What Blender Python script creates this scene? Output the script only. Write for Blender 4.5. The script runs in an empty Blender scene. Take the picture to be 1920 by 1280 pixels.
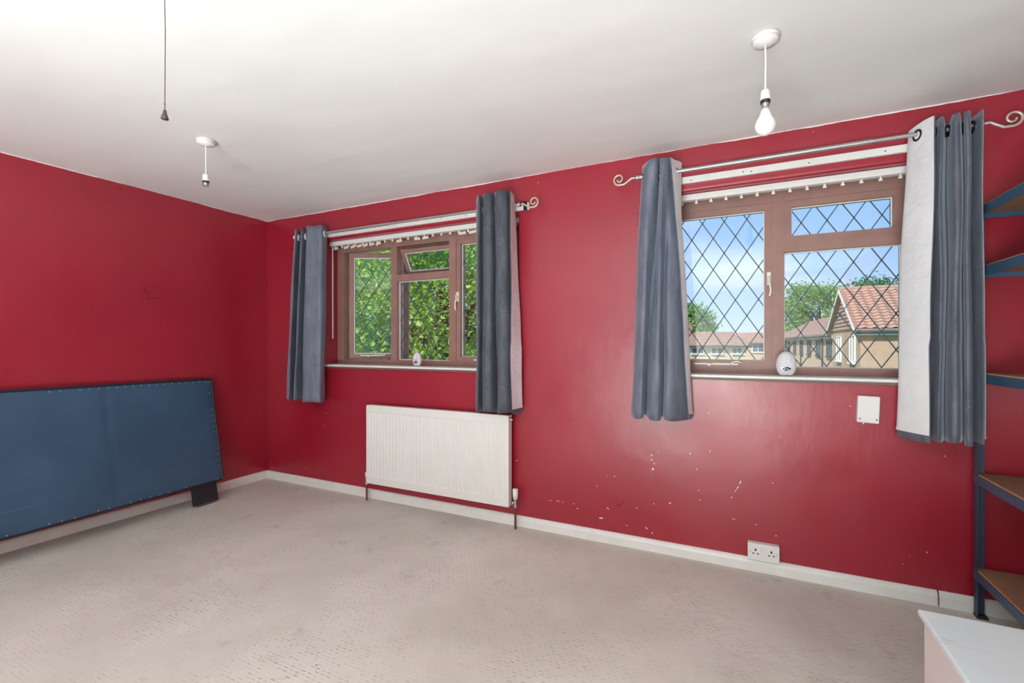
import bpy, bmesh, math, random
from mathutils import Vector, Matrix
random.seed(7)
R = math.radians
scene = bpy.context.scene
COL = scene.collection

# ------------------------------------------------------------------ camera
F_PX, EYE, YAW = 866.0, 1.25, R(26.0)
CAM = Vector((3.961, -2.886, EYE))
VIEW = Vector((-math.sin(YAW), math.cos(YAW), 0)); RIGHT = Vector((math.cos(YAW), math.sin(YAW), 0))
HORIZON = 645.0
cd = bpy.data.cameras.new('camera'); cam = bpy.data.objects.new('camera', cd); COL.objects.link(cam)
cam.location = CAM; cam.rotation_euler = (R(90), 0, YAW)
cd.sensor_width = 36.0; cd.lens = 36.0 * F_PX / 1920.0; cd.shift_y = (HORIZON - 640.0) / 1920.0
cd.clip_start = 0.05; cd.clip_end = 500
scene.camera = cam

def ray(px, py):
    l = (px - 960.0) / F_PX
    return VIEW + RIGHT * l + Vector((0, 0, (HORIZON - py) / F_PX))
def onY(px, py, Y):
    d = ray(px, py); return CAM + d * ((Y - CAM.y) / d.y)
def onX(px, py, X):
    d = ray(px, py); return CAM + d * ((X - CAM.x) / d.x)
def onZ(px, py, Z):
    d = ray(px, py); return CAM + d * ((Z - CAM.z) / d.z)
def far(px, py, depth):
    return CAM + ray(px, py) * depth

# ------------------------------------------------------------------ world, sun, area light, exposure
SKY_STRENGTH = 1.1
SUN_STRENGTH = 5.4
BOUNCE_FILL_W = 285.0
w = bpy.data.worlds.new('world'); scene.world = w; w.use_nodes = True
nt = w.node_tree; nt.nodes.clear()
wo = nt.nodes.new('ShaderNodeOutputWorld'); bg = nt.nodes.new('ShaderNodeBackground')
tc = nt.nodes.new('ShaderNodeTexCoord'); sx = nt.nodes.new('ShaderNodeSeparateXYZ')
nt.links.new(tc.outputs['Generated'], sx.inputs[0])
rp = nt.nodes.new('ShaderNodeValToRGB')
rp.color_ramp.elements[0].position = 0.0; rp.color_ramp.elements[0].color = (0.66, 0.82, 1.0, 1)
rp.color_ramp.elements[1].position = 0.55; rp.color_ramp.elements[1].color = (0.16, 0.38, 0.9, 1)
e_ = rp.color_ramp.elements.new(0.18); e_.color = (0.37, 0.61, 1.0, 1)
nt.links.new(sx.outputs['Z'], rp.inputs[0])
cn = nt.nodes.new('ShaderNodeTexNoise'); cn.inputs['Scale'].default_value = 3.2; cn.inputs['Detail'].default_value = 6
mp = nt.nodes.new('ShaderNodeMapping'); mp.inputs['Scale'].default_value = (1, 1, 3.5)
nt.links.new(tc.outputs['Generated'], mp.inputs[0]); nt.links.new(mp.outputs[0], cn.inputs['Vector'])
cr = nt.nodes.new('ShaderNodeValToRGB'); cr.color_ramp.elements[0].position = 0.50; cr.color_ramp.elements[1].position = 0.78
cr.color_ramp.elements[0].color = (0, 0, 0, 1); cr.color_ramp.elements[1].color = (0.75, 0.75, 0.75, 1)
nt.links.new(cn.outputs[0], cr.inputs[0])
mx = nt.nodes.new('ShaderNodeMixRGB'); mx.inputs[2].default_value = (0.92, 0.96, 1.0, 1)
nt.links.new(cr.outputs[0], mx.inputs[0]); nt.links.new(rp.outputs[0], mx.inputs[1])
nt.links.new(mx.outputs[0], bg.inputs[0]); bg.inputs[1].default_value = SKY_STRENGTH
nt.links.new(bg.outputs[0], wo.inputs[0])

sl = bpy.data.lights.new('sun', 'SUN'); sl.energy = SUN_STRENGTH; sl.angle = R(0.6); sl.color = (1.0, 0.95, 0.86)
so = bpy.data.objects.new('sun', sl); COL.objects.link(so)
so.rotation_euler = Vector((0.38, 0.66, -0.65)).to_track_quat('-Z', 'Y').to_euler()

# added fill lamp, unseen behind the viewpoint, bounced off the ceiling to brighten the room
al = bpy.data.lights.new('added_bounce_fill', 'AREA'); al.energy = BOUNCE_FILL_W; al.shape = 'RECTANGLE'; al.size = 1.5; al.size_y = 1.0
al.color = (0.87, 0.98, 1.0)
ao = bpy.data.objects.new('added_bounce_fill', al); COL.objects.link(ao)
ao.location = (3.4, -4.6, 0.15); ao.rotation_euler = (R(180), 0, 0)

vs = scene.view_settings
scene.display_settings.display_device = 'sRGB'
vs.view_transform = 'Standard'; vs.look = 'None'; vs.gamma = 1.0; vs.use_curve_mapping = False
vs.exposure = 0.0

# ------------------------------------------------------------------ materials
def srgb(r, g, b):
    f = lambda c: (c / 255 / 12.92) if c / 255 <= 0.04045 else ((c / 255 + 0.055) / 1.055) ** 2.4
    return (f(r), f(g), f(b), 1)
class NT:
    def __init__(s, name):
        s.m = bpy.data.materials.new(name); s.m.use_nodes = True; s.t = s.m.node_tree
        s.b = s.t.nodes['Principled BSDF']; s.out = s.t.nodes['Material Output']
    def n(s, typ, **kw):
        x = s.t.nodes.new(typ)
        for k, v in kw.items():
            if k in x.inputs: x.inputs[k].default_value = v
            else: setattr(x, k, v)
        return x
    def l(s, a, b): s.t.links.new(a, b)
    def coord(s, scale=(1, 1, 1), kind='Object'):
        c = s.n('ShaderNodeTexCoord'); m = s.n('ShaderNodeMapping'); m.inputs['Scale'].default_value = scale
        s.l(c.outputs[kind], m.inputs[0]); return m.outputs[0]
    def noise(s, vec, scale, detail=4, rough=0.5):
        x = s.n('ShaderNodeTexNoise'); x.inputs['Scale'].default_value = scale; x.inputs['Detail'].default_value = detail
        x.inputs['Roughness'].default_value = rough; s.l(vec, x.inputs['Vector']); return x.outputs[0]
    def ramp(s, fac, p0, c0, p1, c1):
        x = s.n('ShaderNodeValToRGB'); e = x.color_ramp.elements
        e[0].position = p0; e[0].color = c0; e[1].position = p1; e[1].color = c1; s.l(fac, x.inputs[0]); return x.outputs[0]
    def mix(s, fac, a, b, typ='MIX'):
        x = s.n('ShaderNodeMixRGB'); x.blend_type = typ
        for v, i in ((fac, 0), (a, 1), (b, 2)):
            if isinstance(v, (int, float, tuple)): x.inputs[i].default_value = v
            else: s.l(v, x.inputs[i])
        return x.outputs[0]
    def math(s, op, a, b=None):
        x = s.n('ShaderNodeMath'); x.operation = op
        for v, i in ((a, 0), (b, 1)):
            if v is None: continue
            if isinstance(v, (int, float)): x.inputs[i].default_value = v
            else: s.l(v, x.inputs[i])
        return x.outputs[0]
    def bump(s, h, strength, dist=0.01, prev=None):
        x = s.n('ShaderNodeBump'); x.inputs['Strength'].default_value = strength; x.inputs['Distance'].default_value = dist
        s.l(h, x.inputs['Height'])
        if prev is not None: s.l(prev, x.inputs['Normal'])
        s.l(x.outputs[0], s.b.inputs['Normal']); return x.outputs[0]
    def col(s, v):
        if isinstance(v, tuple): s.b.inputs['Base Color'].default_value = v
        else: s.l(v, s.b.inputs['Base Color'])
    def set(s, rough=0.5, metal=0.0, spec=0.5):
        s.b.inputs['Roughness'].default_value = rough; s.b.inputs['Metallic'].default_value = metal
        s.b.inputs['Specular IOR Level'].default_value = spec
BLACK4, WHITE4 = (0, 0, 0, 1), (1, 1, 1, 1)
M = {}
def simple(key, c, rough=0.5, metal=0.0, vary=0.06, nscale=6.0, bump=0.0, bscale=60.0, spec=0.5):
    k = NT(key); k.set(rough, metal, spec); v = k.coord()
    n = k.noise(v, nscale, 5)
    lo = tuple(max(0, x * (1 - vary)) for x in c[:3]) + (1,); hi = tuple(min(1, x * (1 + vary)) for x in c[:3]) + (1,)
    k.col(k.ramp(n, 0.3, lo, 0.7, hi))
    if bump: k.bump(k.noise(v, bscale, 4), bump, 0.004)
    M[key] = k.m; return k
# red satin wall paint, uneven plaster under it
def red_paint(key):
    k = NT(key); k.set(0.34, 0, 0.85); v = k.coord()
    c = k.ramp(k.noise(v, 1.6, 5), 0.3, srgb(151, 22, 45), 0.72, srgb(161, 27, 49))
    k.col(c)
    b = k.bump(k.noise(v, 3.0, 4), 0.35, 0.012)
    b = k.bump(k.noise(k.coord((1, 1, 0.35)), 38, 5, 0.6), 0.18, 0.003, b)
    r = k.ramp(k.noise(v, 2.2, 4), 0.3, (0.27,) * 3 + (1,), 0.75, (0.42,) * 3 + (1,)); k.l(r, k.b.inputs['Roughness'])
    M[key] = k.m
red_paint('red_paint')
k = NT('ceiling_paint'); k.set(0.75, 0, 0.3); v = k.coord()
k.col(k.ramp(k.noise(v, 0.9, 4), 0.3, srgb(224, 224, 222), 0.7, srgb(232, 232, 230)))
k.bump(k.noise(v, 26, 5), 0.10, 0.003, k.bump(k.noise(k.coord((1, 2.2, 1)), 1.4, 3), 0.35, 0.03)); M['ceiling_paint'] = k.m
simple('rear_paint', srgb(226, 222, 214), 0.6, vary=0.02)
# looped beige carpet: rows of short dashes, worn and stained
k = NT('carpet'); k.set(0.95, 0, 0.1); v = k.coord(); sep = k.n('ShaderNodeSeparateXYZ')
wob = k.n('ShaderNodeVectorMath'); wob.operation = 'ADD'
nn = k.n('ShaderNodeTexNoise'); nn.inputs['Scale'].default_value = 30; k.l(v, nn.inputs['Vector'])
sc_ = k.n('ShaderNodeVectorMath'); sc_.operation = 'SCALE'; sc_.inputs['Scale'].default_value = 0.008; k.l(nn.outputs['Color'], sc_.inputs[0])
k.l(v, wob.inputs[0]); k.l(sc_.outputs[0], wob.inputs[1]); k.l(wob.outputs[0], sep.inputs[0])
vv = k.math('DIVIDE', sep.outputs['Y'], 0.0165); row = k.math('FLOOR', vv)
uu = k.math('ADD', k.math('DIVIDE', sep.outputs['X'], 0.030), k.math('MULTIPLY', row, 0.37))
fu = k.math('ABSOLUTE', k.math('SUBTRACT', k.math('FRACT', uu), 0.5)); fv = k.math('ABSOLUTE', k.math('SUBTRACT', k.math('FRACT', vv), 0.5))
dash = k.math('MULTIPLY', k.math('LESS_THAN', fu, 0.33), k.math('SUBTRACT', 1.0, k.math('MINIMUM', k.math('MULTIPLY', fv, 4.6), 1.0)))
patch = k.ramp(k.noise(v, 2.3, 5), 0.38, (0.2,) * 3 + (1,), 0.66, (1,) * 3 + (1,))
cell = k.n('ShaderNodeTexWhiteNoise'); cell.noise_dimensions = '2D'; cmb = k.n('ShaderNodeCombineXYZ')
k.l(k.math('FLOOR', uu), cmb.inputs[0]); k.l(row, cmb.inputs[1]); k.l(cmb.outputs[0], cell.inputs['Vector'])
dash = k.math('MULTIPLY', dash, k.math('POWER', cell.outputs['Value'], 1.5))
dash = k.math('MULTIPLY', dash, patch)
base = k.ramp(k.noise(v, 1.1, 6, 0.6), 0.3, srgb(202, 195, 186), 0.68, srgb(228, 222, 214))
base = k.mix(k.ramp(k.noise(v, 5.0, 6, 0.7), 0.60, BLACK4, 0.80, (0.55, 0.55, 0.55, 1)), base, srgb(140, 126, 112))
base = k.mix(k.math('MULTIPLY', dash, 0.62), base, srgb(96, 86, 82))
vo = k.n('ShaderNodeTexVoronoi'); vo.inputs['Scale'].default_value = 3.6; k.l(v, vo.inputs['Vector'])
base = k.mix(k.math('MULTIPLY', k.math('LESS_THAN', vo.outputs['Distance'], 0.018), 0.7), base, srgb(52, 42, 40))
base = k.mix(0.25, base, k.mix(1.0, base, k.ramp(k.noise(v, 300, 2), 0.3, (0.6,) * 3 + (1,), 0.7, WHITE4), 'MULTIPLY'))
k.col(base); k.bump(k.math('ADD', k.math('MULTIPLY', dash, -1.0), k.noise(v, 260, 2)), 0.3, 0.003); M['carpet'] = k.m

simple('scar_red', srgb(120, 16, 36), 0.5)
simple('white_gloss', srgb(226, 226, 222), 0.35, vary=0.04, nscale=9, bump=0.08, bscale=40)
simple('radiator_white', srgb(228, 228, 224), 0.35, vary=0.02)
simple('white_plastic', srgb(228, 228, 226), 0.4, vary=0.02)
simple('cream_plastic', srgb(235, 230, 214), 0.4, vary=0.03)
simple('dark_plastic', srgb(38, 36, 38), 0.5)
simple('brown_plastic', srgb(74, 58, 50), 0.5)
simple('frame_brown', srgb(148, 112, 104), 0.42, vary=0.10, nscale=12, bump=0.1)
simple('sill_brown', srgb(112, 92, 84), 0.5, vary=0.10)
simple('lead', srgb(78, 90, 98), 0.5, 0.3, vary=0.1)
simple('steel', srgb(190, 190, 190), 0.32, 0.9, vary=0.05)
simple('pole_silver', srgb(186, 186, 184), 0.38, 0.75, vary=0.05)
simple('scroll_cream', srgb(205, 196, 186), 0.4, 0.4, vary=0.05)
simple('dark_steel', srgb(66, 66, 72), 0.35, 0.8)
simple('copper_brown', srgb(112, 52, 44), 0.45, 0.2)
simple('brass', srgb(200, 170, 90), 0.35, 0.8)
k = simple('lining', srgb(226, 227, 230), 0.85, vary=0.03, nscale=14)
k.bump(k.noise(k.coord((3, 3, 5)), 2.2, 5, 0.55), 0.55, 0.03)
simple('shelf_blue', srgb(58, 92, 120), 0.42, 0.1, vary=0.12, nscale=8)
simple('post_grey', srgb(62, 76, 98), 0.45, 0.15, vary=0.10)
simple('mdf', srgb(150, 112, 88), 0.8, vary=0.10, nscale=20)
simple('mdf_edge', srgb(214, 158, 110), 0.8, vary=0.10, nscale=40)
simple('grey_cloth', srgb(120, 114, 112), 0.9, vary=0.1)
simple('pale_wood', srgb(180, 150, 124), 0.7, vary=0.1)
simple('chest_side', srgb(226, 214, 210), 0.5, vary=0.02)
k = NT('chest_top'); k.set(0.3, 0, 0.5); v = k.coord(); 
wv = k.n('ShaderNodeTexNoise'); wv.inputs['Scale'].default_value = 7; wv.inputs['Detail'].default_value = 3; k.l(k.coord((0.25, 3.2, 1)), wv.inputs['Vector'])
ln = k.math('LESS_THAN', k.math('ABSOLUTE', k.math('SUBTRACT', wv.outputs[0], 0.635)), 0.0022)
k.col(k.mix(k.math('MULTIPLY', ln, 0.6), k.ramp(k.noise(v, 4, 4), 0.3, srgb(214, 224, 228), 0.7, srgb(226, 234, 236)), srgb(120, 128, 134))); M['chest_top'] = k.m
# leatherette, dusty blue
k = NT('leatherette'); k.set(0.42, 0, 0.5); v = k.coord()
c = k.ramp(k.noise(v, 1.7, 6, 0.6), 0.28, srgb(38, 62, 90), 0.72, srgb(58, 88, 116))
c = k.mix(k.ramp(k.noise(k.coord((1, 0.25, 6)), 3, 6, 0.7), 0.62, BLACK4, 0.8, (0.4, 0.4, 0.4, 1)), c, srgb(104, 128, 146))
k.col(c); b = k.bump(k.noise(v, 320, 2), 0.12, 0.002); k.bump(k.noise(v, 4, 4), 0.3, 0.01, b); M['leatherette'] = k.m
simple('black_vinyl', srgb(30, 34, 44), 0.35, vary=0.2, nscale=20)
# crushed velvet with silver flecks
def velvet(key, c0, c1):
    k = NT(key); k.set(0.6, 0, 0.25)
    k.b.inputs['Sheen Weight'].default_value = 0.55; k.b.inputs['Sheen Roughness'].default_value = 0.35
    k.b.inputs['Sheen Tint'].default_value = srgb(190, 196, 210)
    v = k.coord((1, 1, 0.22)); n = k.noise(v, 24, 6, 0.65)
    c = k.ramp(n, 0.25, c0, 0.75, c1)
    cr_ = k.noise(k.coord((0.5, 0.5, 6)), 5, 5, 0.6)
    c = k.mix(k.ramp(cr_, 0.62, BLACK4, 0.72, (0.5, 0.5, 0.5, 1)), c, c0)
    vo = k.n('ShaderNodeTexVoronoi'); vo.inputs['Scale'].default_value = 130; k.l(k.coord((1, 1, 0.8)), vo.inputs['Vector'])
    fl = k.math('MULTIPLY', k.math('LESS_THAN', vo.outputs['Distance'], 0.16), k.ramp(k.noise(k.coord(), 9, 3), 0.52, BLACK4, 0.62, WHITE4))
    k.col(k.mix(k.math('MULTIPLY', fl, 0.6), c, srgb(210, 214, 222)))
    k.bump(n, 0.15, 0.003, k.bump(cr_, 0.15, 0.005)); M[key] = k.m
velvet('velvet', srgb(90, 98, 114), srgb(126, 134, 150))
velvet('velvet_mid', srgb(80, 84, 98), srgb(118, 122, 136))
velvet('velvet_dark', srgb(62, 66, 76), srgb(94, 98, 108))
# glass: mostly clear, weak mirror
k = NT('glass'); k.t.nodes.remove(k.b)
tr = k.n('ShaderNodeBsdfTransparent'); tr.inputs[0].default_value = (0.97, 0.985, 0.98, 1); gl = k.n('ShaderNodeBsdfGlossy'); gl.inputs['Roughness'].default_value = 0.02
fr = k.n('ShaderNodeFresnel'); fr.inputs[0].default_value = 1.45; ms = k.n('ShaderNodeMixShader')
k.l(fr.outputs[0], ms.inputs[0]); k.l(tr.outputs[0], ms.inputs[1]); k.l(gl.outputs[0], ms.inputs[2]); k.l(ms.outputs[0], k.out.inputs[0]); M['glass'] = k.m
k = NT('frosted'); k.set(0.25, 0, 0.5); k.col(srgb(232, 232, 238)); k.b.inputs['Transmission Weight'].default_value = 0.25
k.b.inputs['Subsurface Weight'].default_value = 0.3; k.b.inputs['Subsurface Radius'].default_value = (0.02, 0.02, 0.02); M['frosted'] = k.m
k = NT('bulb_white'); k.set(0.3, 0, 0.5); k.col(srgb(246, 246, 244)); k.b.inputs['Subsurface Weight'].default_value = 0.3
k.b.inputs['Subsurface Radius'].default_value = (0.02, 0.02, 0.02); M['bulb_white'] = k.m
# outdoors
def leafmat(key, c0, c1, c2):
    k = NT(key); k.set(0.5, 0, 0.3); v = k.coord()
    wn = k.n('ShaderNodeTexWhiteNoise'); gi = k.n('ShaderNodeNewGeometry'); 
    wn.noise_dimensions = '1D'; k.l(gi.outputs['Random Per Island'], wn.inputs['W'])
    c = k.mix(wn.outputs['Value'], c0, c1)
    c = k.mix(k.ramp(k.noise(v, 0.9, 4), 0.42, BLACK4, 0.66, WHITE4), c, c2); k.col(c)
    tl = k.n('ShaderNodeBsdfTranslucent'); k.l(c, tl.inputs[0]); ms = k.n('ShaderNodeMixShader'); ms.inputs[0].default_value = 0.4
    k.l(k.b.outputs[0], ms.inputs[1]); k.l(tl.outputs[0], ms.inputs[2]); k.l(ms.outputs[0], k.out.inputs[0]); M[key] = k.m
leafmat('leaf_near', srgb(98, 152, 50), srgb(214, 232, 128), srgb(160, 206, 84))
leafmat('leaf_dark', srgb(64, 122, 78), srgb(128, 172, 112), srgb(92, 146, 92))
leafmat('leaf_far', srgb(112, 160, 88), srgb(184, 212, 134), srgb(142, 186, 110))
simple('bark', srgb(92, 78, 66), 0.9, vary=0.2, nscale=20)
simple('grass', srgb(110, 140, 70), 0.9, vary=0.2, nscale=1)
simple('tile_red', srgb(178, 142, 124), 0.8, vary=0.18, nscale=3)
simple('tile_brown', srgb(172, 140, 122), 0.8, vary=0.15, nscale=3)
simple('brick_peach', srgb(206, 176, 152), 0.85, vary=0.08, nscale=2)
simple('brick_tan', srgb(188, 160, 138), 0.85, vary=0.08, nscale=2)
simple('render_cream', srgb(222, 204, 170), 0.85, vary=0.05)
simple('house_white', srgb(226, 226, 222), 0.5, vary=0.03)
simple('house_dark', srgb(66, 84, 86), 0.5, vary=0.1)
simple('house_pane', srgb(96, 116, 128), 0.12, vary=0.2, nscale=1)

# ------------------------------------------------------------------ mesh helpers
class MB:
    def __init__(s): s.v = []; s.f = []; s.sm = []
    def add(s, vs, fs, smooth=False):
        o = len(s.v); s.v += [tuple(p) for p in vs]; s.f += [tuple(i + o for i in f) for f in fs]; s.sm += [smooth] * len(fs); return s
    def box(s, x0, x1, y0, y1, z0, z1):
        v = [(x0, y0, z0), (x1, y0, z0), (x1, y1, z0), (x0, y1, z0), (x0, y0, z1), (x1, y0, z1), (x1, y1, z1), (x0, y1, z1)]
        return s.add(v, [(0, 3, 2, 1), (4, 5, 6, 7), (0, 1, 5, 4), (1, 2, 6, 5), (2, 3, 7, 6), (3, 0, 4, 7)])
    def bbox(s, x0, x1, y0, y1, z0, z1, r):
        # box with its vertical edges and front/back rims chamfered (a softened block)
        bm = bmesh.new(); bmesh.ops.create_cube(bm, size=1)
        for p in bm.verts: p.co = Vector(((x0 + x1) / 2 + p.co.x * (x1 - x0), (y0 + y1) / 2 + p.co.y * (y1 - y0), (z0 + z1) / 2 + p.co.z * (z1 - z0)))
        bmesh.ops.bevel(bm, geom=bm.edges[:], offset=r, segments=2, profile=0.5, affect='EDGES')
        bm.verts.index_update(); s.add([p.co for p in bm.verts], [[q.index for q in f.verts] for f in bm.faces]); bm.free(); return s
    def tube(s, pts, r, n=10, cap=True):
        pts = [Vector(p) for p in pts]; rs = r if isinstance(r, (list, tuple)) else [r] * len(pts)
        rings = []; up = None
        for i, p in enumerate(pts):
            t = (pts[min(i + 1, len(pts) - 1)] - pts[max(i - 1, 0)]).normalized()
            if up is None: up = t.orthogonal().normalized()
            up = (up - t * up.dot(t)).normalized(); b = t.cross(up)
            rings.append([p + (up * math.cos(2 * math.pi * j / n) + b * math.sin(2 * math.pi * j / n)) * rs[i] for j in range(n)])
        v = [q for g in rings for q in g]; f = []
        for i in range(len(pts) - 1):
            for j in range(n):
                f.append((i * n + j, i * n + (j + 1) % n, (i + 1) * n + (j + 1) % n, (i + 1) * n + j))
        s.add(v, f, True)
        if cap: s.add(rings[0], [tuple(range(n - 1, -1, -1))]); s.add(rings[-1], [tuple(range(n))])
        return s
    def lathe(s, prof, c=(0, 0, 0), n=24, axis='z'):
        v = []; f = []
        for (r, h) in prof:
            for j in range(n):
                a = 2 * math.pi * j / n
                p = (r * math.cos(a), r * math.sin(a), h) if axis == 'z' else (r * math.cos(a), h, r * math.sin(a)) if axis == 'y' else (h, r * math.cos(a), r * math.sin(a))
                v.append((p[0] + c[0], p[1] + c[1], p[2] + c[2]))
        for i in range(len(prof) - 1):
            for j in range(n): f.append((i * n + j, i * n + (j + 1) % n, (i + 1) * n + (j + 1) % n, (i + 1) * n + j))
        return s.add(v, f, True)
    def poly(s, pts): return s.add(pts, [tuple(range(len(pts)))])
    def prism(s, pts, d):
        n = len(pts); a = [Vector(p) for p in pts]; b = [p + Vector(d) for p in a]
        f = [tuple(range(n)), tuple(range(2 * n - 1, n - 1, -1))] + [(i, i + n, (i + 1) % n + n, (i + 1) % n) for i in range(n)]
        return s.add(a + b, f)
    def mesh(s, name, mat, normals=True):
        me = bpy.data.meshes.new(name); me.from_pydata(s.v, [], s.f)
        me.polygons.foreach_set('use_smooth', s.sm); me.update()
        if normals:
            bm = bmesh.new(); bm.from_mesh(me); bmesh.ops.recalc_face_normals(bm, faces=bm.faces[:]); bm.to_mesh(me); bm.free()
        me.materials.append(M[mat]); return me
def link(name, me, parent=None, loc=(0, 0, 0), rot=(0, 0, 0)):
    o = bpy.data.objects.new(name, me); COL.objects.link(o); o.location = loc; o.rotation_euler = rot
    if parent is not None: o.parent = parent
    return o
def obj(name, mb, mat, parent=None, loc=(0, 0, 0), rot=(0, 0, 0), normals=True):
    return link(name, mb.mesh(name, mat, normals), parent, loc, rot)
def thing(name, label, cat, loc=(0, 0, 0), rot=(0, 0, 0), group=None):
    o = link(name, None, None, loc, rot); o['label'] = label; o['category'] = cat
    if group: o['group'] = group
    return o
def tag(o, label, cat, group=None):
    o['label'] = label; o['category'] = cat
    if group: o['group'] = group
    return o
def struct(o, label=None):
    o['kind'] = 'structure'
    if label: o['label'] = label
    return o
def rel(o, parent):           # parent while keeping world-space mesh coordinates (parents are unrotated)
    o.parent = parent; o.location = -parent.location; return o

# ------------------------------------------------------------------ room shell
XR, YR, HC, TH = 5.42, -5.2, 2.4, 0.28
OPEN = [(0.74, 2.60), (3.53, 4.80)]; Z0, Z1 = 1.06, 2.145
mb = MB(); RB = 0.016
xs = [-0.3]
for a, b in OPEN: xs += [a - RB, b + RB]
xs.append(XR + 0.3); zs = [0, Z0, Z1 + RB, HC]
for i in range(len(xs) - 1):
    for j in range(3):
        if i % 2 == 1 and j == 1: continue
        mb.poly([(xs[i], 0, zs[j]), (xs[i + 1], 0, zs[j]), (xs[i + 1], 0, zs[j + 1]), (xs[i], 0, zs[j + 1])])
        mb.poly([(xs[i], TH, zs[j]), (xs[i + 1], TH, zs[j]), (xs[i + 1], TH, zs[j + 1]), (xs[i], TH, zs[j + 1])])
for a, b in OPEN:
    loops = []
    for q in range(6):
        an = R(90) * q / 5; o_ = RB * (1 - math.sin(an)); y_ = RB * (1 - math.cos(an))
        loops.append([(a - o_, y_, Z0), (b + o_, y_, Z0), (b + o_, y_, Z1 + o_), (a - o_, y_, Z1 + o_)])
    loops.append([(a, TH, Z0), (b, TH, Z0), (b, TH, Z1), (a, TH, Z1)])
    loops.append([(a - RB, TH, Z0), (b + RB, TH, Z0), (b + RB, TH, Z1 + RB), (a - RB, TH, Z1 + RB)])
    v = [p for l in loops for p in l]; f = []
    for q in range(len(loops) - 1):
        for j in range(4): f.append((q * 4 + j, q * 4 + (j + 1) % 4, q * 4 + 4 + (j + 1) % 4, q * 4 + 4 + j))
    mb.add(v, f)
wall_back = struct(obj('wall_back', mb, 'red_paint', normals=False))
wall_left = struct(obj('wall_left', MB().box(-0.28, 0, YR - 0.2, 0.28, 0, HC), 'red_paint'))
struct(obj('wall_right', MB().box(XR, XR + 0.28, YR - 0.2, 0.28, 0, HC), 'red_paint'))
mb = MB()   # rear wall with its own window opening, behind the viewpoint
RW = (1.0, 3.2, 0.85, 2.25)
mb.box(0, RW[0], YR - 0.2, YR, 0, HC).box(RW[1], XR, YR - 0.2, YR, 0, HC).box(RW[0], RW[1], YR - 0.2, YR, 0, RW[2]).box(RW[0], RW[1], YR - 0.2, YR, RW[3], HC)
struct(obj('wall_rear', mb, 'rear_paint'))
rw = struct(link('window_3', None, None, (RW[0], YR - 0.1, RW[2])))
mb = MB(); x0, x1, z0, z1 = RW
mb.box(x0, x1, YR - .14, YR - .08, z0, z0 + .06).box(x0, x1, YR - .14, YR - .08, z1 - .06, z1).box(x0, x0 + .06, YR - .14, YR - .08, z0, z1).box(x1 - .06, x1, YR - .14, YR - .08, z0, z1).box(2.07, 2.13, YR - .14, YR - .08, z0, z1)
rel(obj('frame', mb, 'frame_brown'), rw); rel(obj('pane', MB().box(x0 + .05, x1 - .05, YR - .112, YR - .108, z0 + .05, z1 - .05), 'glass'), rw)
struct(obj('floor', MB().box(-0.28, XR + 0.28, YR - 0.2, 0.28, -0.25, 0), 'carpet'))
struct(obj('ceiling', MB().box(-0.28, XR + 0.28, YR - 0.2, 0.28, HC, HC + 0.2), 'ceiling_paint'))

# ragged painted-over edge of the ceiling against the red walls
def ragged(p0, p1, nrm, seed, hmax):
    rnd = random.Random(seed); n = 260; mb = MB(); a = Vector(p0); b = Vector(p1); nv = Vector(nrm) * 0.0015; h = 0.004
    top = []; bot = []
    for i in range(n + 1):
        p = a.lerp(b, i / n) + nv; h += rnd.uniform(-1, 1) * 0.0016; h = max(0.001, min(hmax, h))
        top.append(p + Vector((0, 0, 0.0))); bot.append(p - Vector((0, 0, h)))
    v = top + bot; f = [(i, i + 1, n + 2 + i, n + 1 + i) for i in range(n)]
    return mb.add(v, f)
struct(obj('trim_1', ragged((0, 0, HC), (XR, 0, HC), (0, -1, 0), 3, 0.007), 'ceiling_paint'), 'uneven white paint edge above the window wall')
struct(obj('trim_2', ragged((0, YR, HC), (0, 0, HC), (1, 0, 0), 5, 0.005), 'ceiling_paint'), 'uneven white paint edge above the plain red wall')

# skirting boards
def skirt(p0, p1, nrm):
    a = Vector(p0); b = Vector(p1); n = Vector(nrm)
    prof = [(0.0, 0.0), (0.017, 0.0), (0.017, 0.046), (0.013, 0.060), (0.007, 0.068), (0.0, 0.071)]
    pts = [a + n * q + Vector((0, 0, z)) for q, z in prof]
    return MB().prism(pts, b - a)
struct(obj('baseboard_back', skirt((0, 0, 0), (4.820, 0, 0), (0, -1, 0)), 'white_gloss'), 'long white skirting board under the two windows')
struct(obj('baseboard_back', skirt((4.827, 0, 0), (XR, 0, 0), (0, -1, 0)), 'white_gloss'), 'short white skirting piece behind the blue shelving post')
struct(obj('baseboard_left', skirt((0, YR, 0), (0, -0.017, 0), (1, 0, 0)), 'white_gloss'), 'white skirting board behind the leaning blue headboard')
struct(obj('baseboard_right', skirt((XR, YR, 0), (XR, -0.017, 0), (-1, 0, 0)), 'white_gloss'))

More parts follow.
